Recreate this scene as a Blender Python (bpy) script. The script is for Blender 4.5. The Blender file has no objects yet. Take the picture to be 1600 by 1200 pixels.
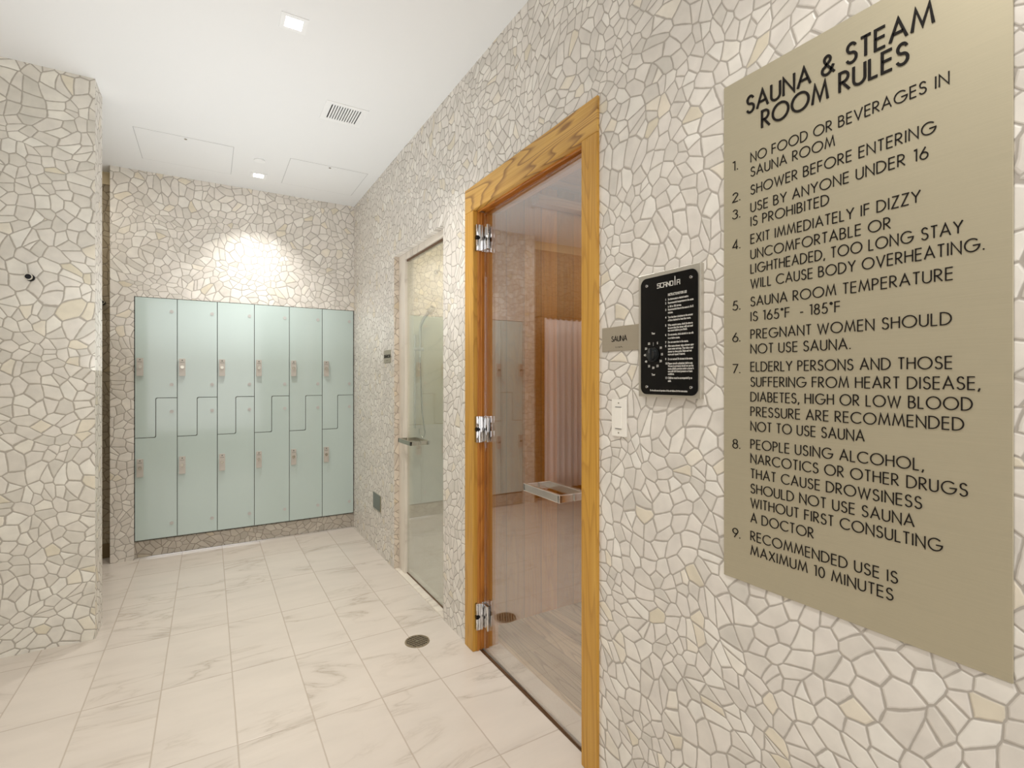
import bpy, bmesh, math, random
from mathutils import Vector, Matrix
random.seed(4)
S = bpy.context.scene
COL = S.collection
PI = math.pi

# ------------------------------------------------------------------ camera, world, exposure
cam_d = bpy.data.cameras.new('camera'); cam = bpy.data.objects.new('camera', cam_d); COL.objects.link(cam)
cam_d.sensor_width = 36.0; cam_d.lens = 792.7/1600*36.0
cam_d.shift_y = -(600-591.35)/1600.0
cam_d.clip_start = 0.02; cam_d.clip_end = 60
cam.location = (0, 0, 1.28)
cam.rotation_euler = (PI/2, 0, -math.radians(30.85))
S.camera = cam
S.view_settings.view_transform = 'Standard'; S.view_settings.look = 'None'
S.view_settings.exposure = 0.2; S.view_settings.gamma = 1.0; S.view_settings.use_curve_mapping = False
w = bpy.data.worlds.new('world'); S.world = w; w.use_nodes = True
w.node_tree.nodes['Background'].inputs[0].default_value = (1, 1, 1, 1)
w.node_tree.nodes['Background'].inputs[1].default_value = 0.05

def area(name, loc, sx, sy, energy, col=(1, 0.95, 0.88), rot=(0, 0, 0), spread=180):
    l = bpy.data.lights.new(name, 'AREA'); l.shape = 'RECTANGLE'; l.size = sx; l.size_y = sy
    l.energy = energy; l.color = col; l.spread = math.radians(spread)
    o = bpy.data.objects.new(name, l); o.location = loc; o.rotation_euler = rot; COL.objects.link(o)
    return o
# added fill lights with no fixture: one behind the camera, two aimed up mid-room
area('fill_behind_camera', (-0.5, -1.5, 1.5), 2.6, 2.2, 33, (.96, 0.965, 1), (math.radians(95), 0, 0))
area('up_fill_near', (-0.7, 0.5, 1.32), 1.8, 2.2, 6, (.90, 0.94, 1), (PI, 0, 0), 160)
area('up_fill_far', (0.15, 3.0, 1.32), 1.3, 2.2, 12, (.90, 0.94, 1), (PI, 0, 0), 160)

RW = 1.0678      # right wall plane
YB = 4.43        # back wall plane
H = 2.752        # ceiling
GX = 1.115       # sauna glass plane
# ------------------------------------------------------------------ materials
def lin(c):
    return tuple(((v/255.0)/12.92 if v/255.0 <= 0.04045 else ((v/255.0+0.055)/1.055)**2.4) for v in c) + (1,)
def mat(name, col=(200, 200, 200), rough=0.5, metal=0.0, spec=0.5, coat=0.0):
    m = bpy.data.materials.new(name); m.use_nodes = True
    b = m.node_tree.nodes['Principled BSDF']
    b.inputs['Base Color'].default_value = lin(col); b.inputs['Roughness'].default_value = rough
    b.inputs['Metallic'].default_value = metal; b.inputs['Specular IOR Level'].default_value = spec
    b.inputs['Coat Weight'].default_value = coat
    return m
class N:
    def __init__(s, m): s.t = m.node_tree; s.b = s.t.nodes['Principled BSDF']
    def n(s, ty, **kw):
        x = s.t.nodes.new(ty)
        for k, v in kw.items(): setattr(x, k, v)
        return x
    def l(s, a, b): s.t.links.new(a, b)
    def math(s, op, a, b=None, c=None):
        x = s.n('ShaderNodeMath', operation=op)
        for i, v in enumerate((a, b, c)):
            if v is None: continue
            if isinstance(v, (int, float)): x.inputs[i].default_value = v
            else: s.l(v, x.inputs[i])
        return x.outputs[0]
    def ramp(s, f, stops, interp='LINEAR'):
        x = s.n('ShaderNodeValToRGB'); x.color_ramp.interpolation = interp
        e = x.color_ramp.elements
        while len(e) > 1: e.remove(e[0])
        e[0].position = stops[0][0]; e[0].color = stops[0][1]
        for p, c in stops[1:]:
            q = e.new(p); q.color = c
        s.l(f, x.inputs[0]); return x.outputs[0]
    def mix(s, f, a, b, bt='MIX'):
        x = s.n('ShaderNodeMix', data_type='RGBA', blend_type=bt)
        if isinstance(f, (int, float)): x.inputs[0].default_value = f
        else: s.l(f, x.inputs[0])
        for i, v in ((6, a), (7, b)):
            if isinstance(v, tuple): x.inputs[i].default_value = v
            else: s.l(v, x.inputs[i])
        return x.outputs[2]
def g(v): return (v, v, v, 1)

def mosaic(name, axes, offset=0.0, scale=21.0, tint=(1, 1, 1), dark=1.0, polish=0.34):
    """random-cut marble mosaic with grout; axes picks the two object coordinates of the wall plane"""
    m = mat(name, rough=polish); k = N(m)
    tc = k.n('ShaderNodeTexCoord'); sp = k.n('ShaderNodeSeparateXYZ'); k.l(tc.outputs['Object'], sp.inputs[0])
    u, v = sp.outputs['XYZ'.index(axes[0])], sp.outputs['XYZ'.index(axes[1])]
    cb = k.n('ShaderNodeCombineXYZ'); k.l(k.math('ADD', u, 37.3+offset), cb.inputs[0]); k.l(v, cb.inputs[1])
    # slow warps make the stones uneven in size and slightly leaning
    n1 = k.n('ShaderNodeTexNoise'); n1.inputs['Scale'].default_value = 4.0; n1.inputs['Detail'].default_value = 0.0
    k.l(cb.outputs[0], n1.inputs['Vector'])
    vs = k.n('ShaderNodeVectorMath', operation='SUBTRACT'); k.l(n1.outputs['Color'], vs.inputs[0]); vs.inputs[1].default_value = (.5, .5, .5)
    vm = k.n('ShaderNodeVectorMath', operation='SCALE'); k.l(vs.outputs[0], vm.inputs[0]); vm.inputs['Scale'].default_value = 0.13
    va = k.n('ShaderNodeVectorMath', operation='ADD'); k.l(cb.outputs[0], va.inputs[0]); k.l(vm.outputs[0], va.inputs[1])
    def vor(feat):
        x = k.n('ShaderNodeTexVoronoi', voronoi_dimensions='2D', feature=feat)
        x.inputs['Scale'].default_value = scale; x.inputs['Randomness'].default_value = 1.0
        k.l(va.outputs[0], x.inputs['Vector']); return x
    n3 = k.n('ShaderNodeTexNoise'); n3.inputs['Scale'].default_value = 45; n3.inputs['Detail'].default_value = 2; k.l(cb.outputs[0], n3.inputs['Vector'])
    ve = vor('DISTANCE_TO_EDGE'); vc = vor('F1')
    edge = k.math('ADD', ve.outputs['Distance'], k.math('MULTIPLY', k.math('SUBTRACT', n3.outputs['Fac'], .5), -.07))
    sc = k.n('ShaderNodeSeparateColor'); k.l(vc.outputs['Color'], sc.inputs[0])
    stone = k.ramp(sc.outputs[0], [(0, lin((211, 205, 194))), (.2, lin((219, 212, 201))), (.5, lin((225, 218, 208))),
                                   (.78, lin((230, 224, 213))), (.91, lin((234, 229, 219))), (.965, lin((228, 218, 199))), (1, lin((216, 206, 184)))])
    n2 = k.n('ShaderNodeTexNoise'); n2.inputs['Scale'].default_value = 16; n2.inputs['Detail'].default_value = 4
    k.l(cb.outputs[0], n2.inputs['Vector'])
    cloud = k.ramp(n2.outputs['Fac'], [(.3, g(.9)), (.7, g(1.05))])
    stone = k.mix(1.0, stone, cloud, 'MULTIPLY')
    msk = k.ramp(edge, [(0.03, g(0)), (0.062, g(1))])
    c = k.mix(msk, lin((176, 168, 157)), stone)
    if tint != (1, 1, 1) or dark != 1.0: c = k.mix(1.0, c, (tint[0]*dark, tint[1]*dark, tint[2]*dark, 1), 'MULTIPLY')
    k.l(c, k.b.inputs['Base Color'])
    k.l(k.ramp(msk, [(0, g(.8)), (1, g(polish))]), k.b.inputs['Roughness'])
    bp = k.n('ShaderNodeBump'); bp.inputs['Strength'].default_value = 0.45; bp.inputs['Distance'].default_value = 0.004
    k.l(k.ramp(edge, [(0.02, g(0)), (0.10, g(.9)), (.3, g(1))]), bp.inputs['Height']); k.l(bp.outputs[0], k.b.inputs['Normal'])
    return m

def marble(name, tiles=True, col=(205, 195, 183), rough=0.24, veinc=(176, 164, 150), scale=1.0):
    m = mat(name, col, rough); k = N(m)
    tc = k.n('ShaderNodeTexCoord'); sp = k.n('ShaderNodeSeparateXYZ'); k.l(tc.outputs['Object'], sp.inputs[0])
    if tiles:
        tu = k.math('DIVIDE', k.math('ADD', sp.outputs[0], 0.4226+0.2545*20), 0.2545)
        tv = k.math('DIVIDE', k.math('ADD', sp.outputs[1], -4.0604+0.5117*20), 0.5117)
        iu = k.math('FLOOR', tu); iv = k.math('FLOOR', tv)
        wn = k.n('ShaderNodeTexWhiteNoise', noise_dimensions='2D'); cb = k.n('ShaderNodeCombineXYZ')
        k.l(iu, cb.inputs[0]); k.l(iv, cb.inputs[1]); k.l(cb.outputs[0], wn.inputs['Vector'])
        off = k.n('ShaderNodeVectorMath', operation='MULTIPLY_ADD'); k.l(wn.outputs['Color'], off.inputs[0]); off.inputs[1].default_value = (23, 31, 17)
        k.l(tc.outputs['Object'], off.inputs[2]); vec = off.outputs[0]
    else: vec = tc.outputs['Object']
    mp = k.n('ShaderNodeMapping'); k.l(vec, mp.inputs[0]); mp.inputs['Rotation'].default_value = (0.3, 0.2, math.radians(-42)); mp.inputs['Scale'].default_value = (1.0*scale, 3.2*scale, 1.5*scale)
    na = k.n('ShaderNodeTexNoise'); na.inputs['Scale'].default_value = 1.25; na.inputs['Detail'].default_value = 7; na.inputs['Roughness'].default_value = 0.55; na.inputs['Distortion'].default_value = 0.8
    k.l(mp.outputs[0], na.inputs['Vector'])
    # thin vein where the noise crosses its middle value
    d = k.math('ABSOLUTE', k.math('SUBTRACT', na.outputs['Fac'], 0.5))
    vein = k.ramp(d, [(0, g(1)), (0.006, g(.55)), (0.03, g(.14)), (.09, g(0))])
    nb = k.n('ShaderNodeTexNoise'); nb.inputs['Scale'].default_value = 2.3; nb.inputs['Detail'].default_value = 2; k.l(vec, nb.inputs['Vector'])
    vein = k.math('MULTIPLY', vein, k.ramp(nb.outputs['Fac'], [(.42, g(0.08)), (.62, g(.95))]))
    c = k.mix(vein, lin(col), lin(veinc))
    nc = k.n('ShaderNodeTexNoise'); nc.inputs['Scale'].default_value = 3; nc.inputs['Detail'].default_value = 5; k.l(mp.outputs[0], nc.inputs['Vector'])
    c = k.mix(1.0, c, k.ramp(nc.outputs['Fac'], [(.3, g(.955)), (.65, g(1.02))]), 'MULTIPLY')
    if tiles:
        def gap(t, size):
            f = k.math('FRACT', t); return k.math('MULTIPLY', k.math('MINIMUM', f, k.math('SUBTRACT', 1.0, f)), size)
        dd = k.math('MINIMUM', gap(tu, .2545), gap(tv, .5117))
        gm = k.ramp(dd, [(0.0009, g(0)), (0.0018, g(1))])
        c = k.mix(gm, lin((176, 163, 148)), c)
        bp = k.n('ShaderNodeBump'); bp.inputs['Strength'].default_value = 0.3; bp.inputs['Distance'].default_value = 0.002
        k.l(gm, bp.inputs['Height']); k.l(bp.outputs[0], k.b.inputs['Normal'])
    k.l(c, k.b.inputs['Base Color'])
    return m

def wood(name, axis='Z', base=(196, 142, 62), dark=(140, 80, 22), light=(214, 166, 90), rough=0.42, scale=1.0, board=None, bold=0.5):
    """cedar: grain stretched along one axis; board=(axis, width) adds board seams and board-to-board colour"""
    m = mat(name, base, rough); k = N(m)
    tc = k.n('ShaderNodeTexCoord'); vec = tc.outputs['Object']
    if board:
        sp = k.n('ShaderNodeSeparateXYZ'); k.l(vec, sp.inputs[0])
        t = k.math('DIVIDE', k.math('ADD', sp.outputs['XYZ'.index(board[0])], 20.0), board[1])
        wn = k.n('ShaderNodeTexWhiteNoise', noise_dimensions='1D'); k.l(k.math('FLOOR', t), wn.inputs['W'])
        ad = k.n('ShaderNodeVectorMath', operation='MULTIPLY_ADD'); k.l(wn.outputs['Color'], ad.inputs[0]); ad.inputs[1].default_value = (7, 9, 5); k.l(vec, ad.inputs[2]); vec = ad.outputs[0]
    mp = k.n('ShaderNodeMapping'); k.l(vec, mp.inputs[0])
    s = [9.0*scale]*3; s['XYZ'.index(axis)] = 0.9*scale; mp.inputs['Scale'].default_value = s
    n0 = k.n('ShaderNodeTexNoise'); n0.inputs['Scale'].default_value = 0.9; n0.inputs['Detail'].default_value = 1.5; k.l(mp.outputs[0], n0.inputs['Vector'])
    rings = k.math('FRACT', k.math('MULTIPLY', n0.outputs['Fac'], 17.0))
    line = k.ramp(rings, [(0, g(0)), (.6, g(.18)), (.88, g(1)), (.94, g(.35)), (1, g(0))])
    mp2 = k.n('ShaderNodeMapping'); k.l(vec, mp2.inputs[0])
    s2 = [140.0*scale]*3; s2['XYZ'.index(axis)] = 2.0; mp2.inputs['Scale'].default_value = s2
    n1 = k.n('ShaderNodeTexNoise'); n1.inputs['Scale'].default_value = 1.0; n1.inputs['Detail'].default_value = 3; k.l(mp2.outputs[0], n1.inputs['Vector'])
    c = k.ramp(n1.outputs['Fac'], [(.3, lin(base)), (.7, lin(light))])
    c = k.mix(k.math('MULTIPLY', line, bold), c, lin(dark))
    if board:
        f = k.math('FRACT', t); dd = k.math('MULTIPLY', k.math('MINIMUM', f, k.math('SUBTRACT', 1.0, f)), board[1])
        gm = k.ramp(dd, [(0.001, g(.5)), (0.0035, g(1))])
        c = k.mix(1.0, c, gm, 'MULTIPLY')
        c = k.mix(1.0, c, k.ramp(wn.outputs['Value'], [(0, g(.72)), (1, g(1.12))]), 'MULTIPLY')
    k.l(c, k.b.inputs['Base Color'])
    return m

def glass(name, tint=(0.97, 0.985, 0.97), ior=1.5, haze=False, boost=1.0):
    m = bpy.data.materials.new(name); m.use_nodes = True; t = m.node_tree; t.nodes.clear()
    out = t.nodes.new('ShaderNodeOutputMaterial'); mx = t.nodes.new('ShaderNodeMixShader')
    tr = t.nodes.new('ShaderNodeBsdfTransparent'); gl = t.nodes.new('ShaderNodeBsdfGlossy')
    tr.inputs[0].default_value = (*tint, 1); gl.inputs['Roughness'].default_value = 0.0; gl.inputs['Color'].default_value = (1, 1, 1, 1)
    # Schlick reflectance of a thin pane, the same from either side
    ge = t.nodes.new('ShaderNodeNewGeometry'); dt = t.nodes.new('ShaderNodeVectorMath'); dt.operation = 'DOT_PRODUCT'
    t.links.new(ge.outputs['Incoming'], dt.inputs[0]); t.links.new(ge.outputs['Normal'], dt.inputs[1])
    def mth(op, a, b=None):
        x = t.nodes.new('ShaderNodeMath'); x.operation = op
        for i, v in enumerate((a, b)):
            if v is None: continue
            if isinstance(v, (int, float)): x.inputs[i].default_value = v
            else: t.links.new(v, x.inputs[i])
        return x.outputs[0]
    r0 = ((ior-1)/(ior+1))**2
    p5 = mth('POWER', mth('SUBTRACT', 1.0, mth('ABSOLUTE', dt.outputs['Value'])), 5.0)
    t.links.new(mth('ADD', mth('MULTIPLY', p5, 1-r0), r0), mx.inputs[0]); t.links.new(gl.outputs[0], mx.inputs[2])
    base = tr.outputs[0]
    if haze:   # dried condensation on the lower half of the steam-shower pane
        df = t.nodes.new('ShaderNodeBsdfDiffuse'); df.inputs[0].default_value = lin((214, 214, 204))
        m2 = t.nodes.new('ShaderNodeMixShader'); tc = t.nodes.new('ShaderNodeTexCoord'); sp = t.nodes.new('ShaderNodeSeparateXYZ')
        t.links.new(tc.outputs['Object'], sp.inputs[0])
        mr = t.nodes.new('ShaderNodeMapRange'); t.links.new(sp.outputs[2], mr.inputs[0])
        mr.inputs[1].default_value = 1.05; mr.inputs[2].default_value = 0.2; mr.inputs[3].default_value = 0.03; mr.inputs[4].default_value = 0.36
        nz = t.nodes.new('ShaderNodeTexNoise'); nz.inputs['Scale'].default_value = 5; t.links.new(tc.outputs['Object'], nz.inputs['Vector'])
        ml = t.nodes.new('ShaderNodeMath'); ml.operation = 'MULTIPLY'; t.links.new(mr.outputs[0], ml.inputs[0])
        m3 = t.nodes.new('ShaderNodeMapRange'); t.links.new(nz.outputs[0], m3.inputs[0]); m3.inputs[1].default_value = .3; m3.inputs[2].default_value = .7; m3.inputs[3].default_value = .75; m3.inputs[4].default_value = 1.1
        t.links.new(m3.outputs[0], ml.inputs[1]); t.links.new(ml.outputs[0], m2.inputs[0])
        t.links.new(tr.outputs[0], m2.inputs[1]); t.links.new(df.outputs[0], m2.inputs[2]); base = m2.outputs[0]
    t.links.new(base, mx.inputs[1]); t.links.new(mx.outputs[0], out.inputs[0])
    return m

def brushed(name, col, rough=0.38, axis='Y'):
    m = mat(name, col, rough, 1.0); k = N(m)
    tc = k.n('ShaderNodeTexCoord'); mp = k.n('ShaderNodeMapping'); k.l(tc.outputs['Object'], mp.inputs[0])
    s = [900.0]*3; s['XYZ'.index(axis)] = 12.0; mp.inputs['Scale'].default_value = s
    n = k.n('ShaderNodeTexNoise'); n.inputs['Scale'].default_value = 1; n.inputs['Detail'].default_value = 2; k.l(mp.outputs[0], n.inputs['Vector'])
    c = k.mix(1.0, lin(col), k.ramp(n.outputs['Fac'], [(.3, g(.97)), (.7, g(1.03))]), 'MULTIPLY'); k.l(c, k.b.inputs['Base Color'])
    k.l(k.ramp(n.outputs['Fac'], [(.3, g(rough-.03)), (.7, g(rough+.04))]), k.b.inputs['Roughness'])
    return m

def emit(name, col, strength):
    m = bpy.data.materials.new(name); m.use_nodes = True; t = m.node_tree; t.nodes.clear()
    o = t.nodes.new('ShaderNodeOutputMaterial'); e = t.nodes.new('ShaderNodeEmission')
    e.inputs[0].default_value = col; e.inputs[1].default_value = strength; t.links.new(e.outputs[0], o.inputs[0]); return m

M = dict(
    mos_yz=mosaic('mosaic_marble_side', 'YZ', scale=23.5), mos_xz=mosaic('mosaic_marble_back', 'XZ', 3.0, scale=19.5),
    mos_xz2=mosaic('mosaic_marble_partition', 'XZ', 8.4, scale=18.5, tint=(.97, .985, .965)), mos_yz2=mosaic('mosaic_marble_return', 'YZ', 5.2),
    mos_dark=mosaic('shaded_tan_mosaic', 'XZ', 14.0, tint=(1, .88, .66), dark=.5), mos_dark2=mosaic('shaded_tan_mosaic_side', 'YZ', 14.0, tint=(1, .88, .66), dark=.5),  # tan stone, darkened: the alcove's shade is put into the colour
    mos_shower=mosaic('mosaic_marble_shower', 'XZ', 11.0, tint=(1.0, .96, .86)),
    floor=marble('marble_floor_tile'), sill=marble('marble_sill', False, (248, 246, 240), .22, (200, 196, 188)),
    trim_marble=marble('marble_trim', False, (222, 213, 198), .3), shower_marble=marble('marble_shower_wall', False, (214, 207, 196), .25, (160, 152, 140), 1.4),
    ceiling=mat('ceiling_paint', (232, 232, 229), .9, spec=.2), plaster=mat('plaster_beige', (222, 206, 172), .8, spec=.2),
    line=mat('panel_shadow_gap', (182, 182, 178), .9), white_metal=mat('white_enamel', (236, 236, 233), .45), dark=mat('dark_cavity', (24, 23, 21), .8),
    casing_v=wood('cedar_casing_upright', 'Z', (190, 138, 46), (140, 88, 22), (206, 158, 70), .4, bold=.35),
    casing_h=wood('cedar_casing_head', 'Y', (194, 146, 62), (116, 70, 18), (212, 168, 88), .4, 1.15, bold=.8),
    jamb_w=wood('cedar_jamb', 'Z', (188, 118, 42), (120, 56, 14), (200, 136, 60), .4, bold=.4),
    cedar_wall=wood('cedar_wall_boards', 'Z', (206, 132, 32), (156, 88, 20), (218, 150, 52), .5, board=('X', .11), bold=.3),
    cedar_wall2=wood('cedar_wall_boards_back', 'Z', (206, 132, 32), (156, 88, 20), (218, 150, 52), .5, board=('Y', .085), bold=.3),
    cedar_ceil=wood('cedar_ceiling_boards', 'X', (190, 128, 66), (140, 78, 28), (206, 146, 84), .5, board=('Y', .085), bold=.3),
    cedar_light=wood('pale_cedar_trim', 'X', (216, 166, 110), (170, 110, 56), (226, 180, 128), .5, bold=.3),
    cedar_floor=wood('striped_plank_floor', 'Y', (196, 180, 152), (140, 120, 92), (214, 200, 174), .45, board=('X', .06), bold=.8),
    glass=glass('clear_door_glass', (.95, .955, .94), 2.7), glass2=glass('steam_shower_glass', (.96, .97, .92), 2.2, True),
    chrome=mat('polished_chrome', (225, 225, 225), .07, 1.0), nickel=mat('brushed_nickel', (176, 172, 158), .25, 1.0),
    lockplate=mat('satin_nickel_lock', (192, 186, 176), .4, .3), mint=mat('mint_backpainted_glass', (192, 207, 201), .12, 0, .5, 0.3),
    disc=mat('pale_glass_disc', (190, 188, 183), .3), carcass=mat('grey_cabinet_edge', (108, 110, 100), .6),
    black=mat('gloss_black_panel', (7, 6, 6), .22, 0, .25), silver=brushed('brushed_steel_box', (208, 204, 194), .42, 'Z'),
    sign=brushed('champagne_brushed_metal', (184, 175, 150), .48, 'Y'), ink=mat('dark_bronze_letters', (20, 14, 9), .6, spec=.25),
    plate=brushed('brushed_plate', (186, 176, 158), .45, 'Y'), white_ink=mat('white_print', (214, 210, 200), .6), grey_ink=mat('grey_print', (120, 118, 112), .6),
    plastic=mat('white_plastic', (238, 233, 222), .35), drain=mat('aged_bronze_drain', (146, 132, 108), .45, .4),
    bronze=mat('bronze_threshold', (112, 84, 60), .45, .6), knob=mat('black_knob', (30, 32, 32), .3), steel=mat('grey_steel', (126, 130, 122), .35, .6),
    brass=mat('brass_edge', (150, 132, 84), .4, .7), paint=mat('wall_paint', (214, 208, 196), .85, spec=.2), curtain=mat('pale_curtain_cloth', (240, 236, 240), .8, spec=.2),
    lens=emit('lamp_lens', (1, .97, .92, 1), 14.0), base=mat('dark_tile_base', (120, 100, 66), .6), rubber=mat('black_seal', (30, 28, 26), .6),
)
M['sign'].node_tree.nodes['Principled BSDF'].inputs['Metallic'].default_value = .5
M['plate'].node_tree.nodes['Principled BSDF'].inputs['Metallic'].default_value = .75

# ------------------------------------------------------------------ helpers
def box(bm, x0, x1, y0, y1, z0, z1, bevel=0.0, seg=2):
    r = bmesh.ops.create_cube(bm, size=1.0)
    vs = r['verts']
    for v in vs:
        v.co = Vector(((x0+x1)/2+v.co.x*(x1-x0), (y0+y1)/2+v.co.y*(y1-y0), (z0+z1)/2+v.co.z*(z1-z0)))
    if bevel > 0:
        es = list({e for v in vs for e in v.link_edges})
        bmesh.ops.bevel(bm, geom=es, offset=bevel, segments=seg, affect='EDGES', profile=.5)
def cyl(bm, p0, p1, r, seg=24, r2=None):
    p0, p1 = Vector(p0), Vector(p1); d = p1-p0
    q = d.to_track_quat('Z', 'Y').to_matrix().to_4x4()
    bmesh.ops.create_cone(bm, cap_ends=True, segments=seg, radius1=r, radius2=r if r2 is None else r2, depth=d.length,
                          matrix=Matrix.Translation((p0+p1)/2) @ q)
def tube(bm, pts, r, seg=10):
    pts = [Vector(p) for p in pts]; rings = []
    for i, p in enumerate(pts):
        d = (pts[min(i+1, len(pts)-1)]-pts[max(i-1, 0)]).normalized()
        a = d.orthogonal().normalized() if i == 0 else (rings_n - d*rings_n.dot(d)).normalized()
        rings_n = a; b = d.cross(a)
        rr = r[i] if isinstance(r, (list, tuple)) else r
        rings.append([bm.verts.new(p+(a*math.cos(2*PI*j/seg)+b*math.sin(2*PI*j/seg))*rr) for j in range(seg)])
    for i in range(len(rings)-1):
        for j in range(seg):
            bm.faces.new((rings[i][j], rings[i][(j+1) % seg], rings[i+1][(j+1) % seg], rings[i+1][j]))
    bm.faces.new(rings[0][::-1]); bm.faces.new(rings[-1])
def prism(bm, poly, fn, t0, t1):
    """poly: 2-D outline, fn(a,b,t)->3-D point"""
    a = [bm.verts.new(fn(x, y, t0)) for x, y in poly]; b = [bm.verts.new(fn(x, y, t1)) for x, y in poly]
    bm.faces.new(a); bm.faces.new(b[::-1]); n = len(poly)
    for i in range(n): bm.faces.new((a[i], a[(i+1) % n], b[(i+1) % n], b[i]))
def rrect(x0, x1, y0, y1, r, n=6):
    o = []
    for cx, cy, a in ((x1-r, y1-r, 0), (x0+r, y1-r, 90), (x0+r, y0+r, 180), (x1-r, y0+r, 270)):
        for i in range(n+1):
            t = math.radians(a+90*i/n); o.append((cx+r*math.cos(t), cy+r*math.sin(t)))
    return o
def obj(name, bm, m, parent=None, smooth=False, loc=None):
    bmesh.ops.recalc_face_normals(bm, faces=bm.faces)
    me = bpy.data.meshes.new(name); bm.to_mesh(me); bm.free()
    for x in (m if isinstance(m, (list, tuple)) else [m]): me.materials.append(x)
    if smooth:
        for p in me.polygons: p.use_smooth = True
        try: me.set_sharp_from_angle(angle=math.radians(35))
        except Exception: pass
    o = bpy.data.objects.new(name, me); COL.objects.link(o)
    if parent:
        o.parent = parent; o.matrix_parent_inverse = Matrix.Translation(-parent.location) if parent.type == 'EMPTY' and not parent.parent else Matrix()
    return o
def B(): return bmesh.new()
def thing(name, label, cat, loc=(0, 0, 0), group=None, kind=None):
    o = bpy.data.objects.new(name, None); COL.objects.link(o); o.location = loc; o.empty_display_size = .05
    if label: o['label'] = label
    if cat: o['category'] = cat
    if group: o['group'] = group
    if kind: o['kind'] = kind
    return o
def child(name, bm, m, parent, smooth=False, label=None):
    """mesh given in world coordinates, parented to a thing (Empty) or one of its parts"""
    o = obj(name, bm, m, None, smooth)
    root = parent
    off = Vector((0, 0, 0))
    while root: off += root.location; root = root.parent
    o.data.transform(Matrix.Translation(-off)) if False else None
    o.parent = parent; o.location = -off
    if label: o['label'] = label
    return o
def struct(name, bm, m, smooth=False):
    o = obj(name, bm, m, None, smooth); o['kind'] = 'structure'; return o

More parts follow.
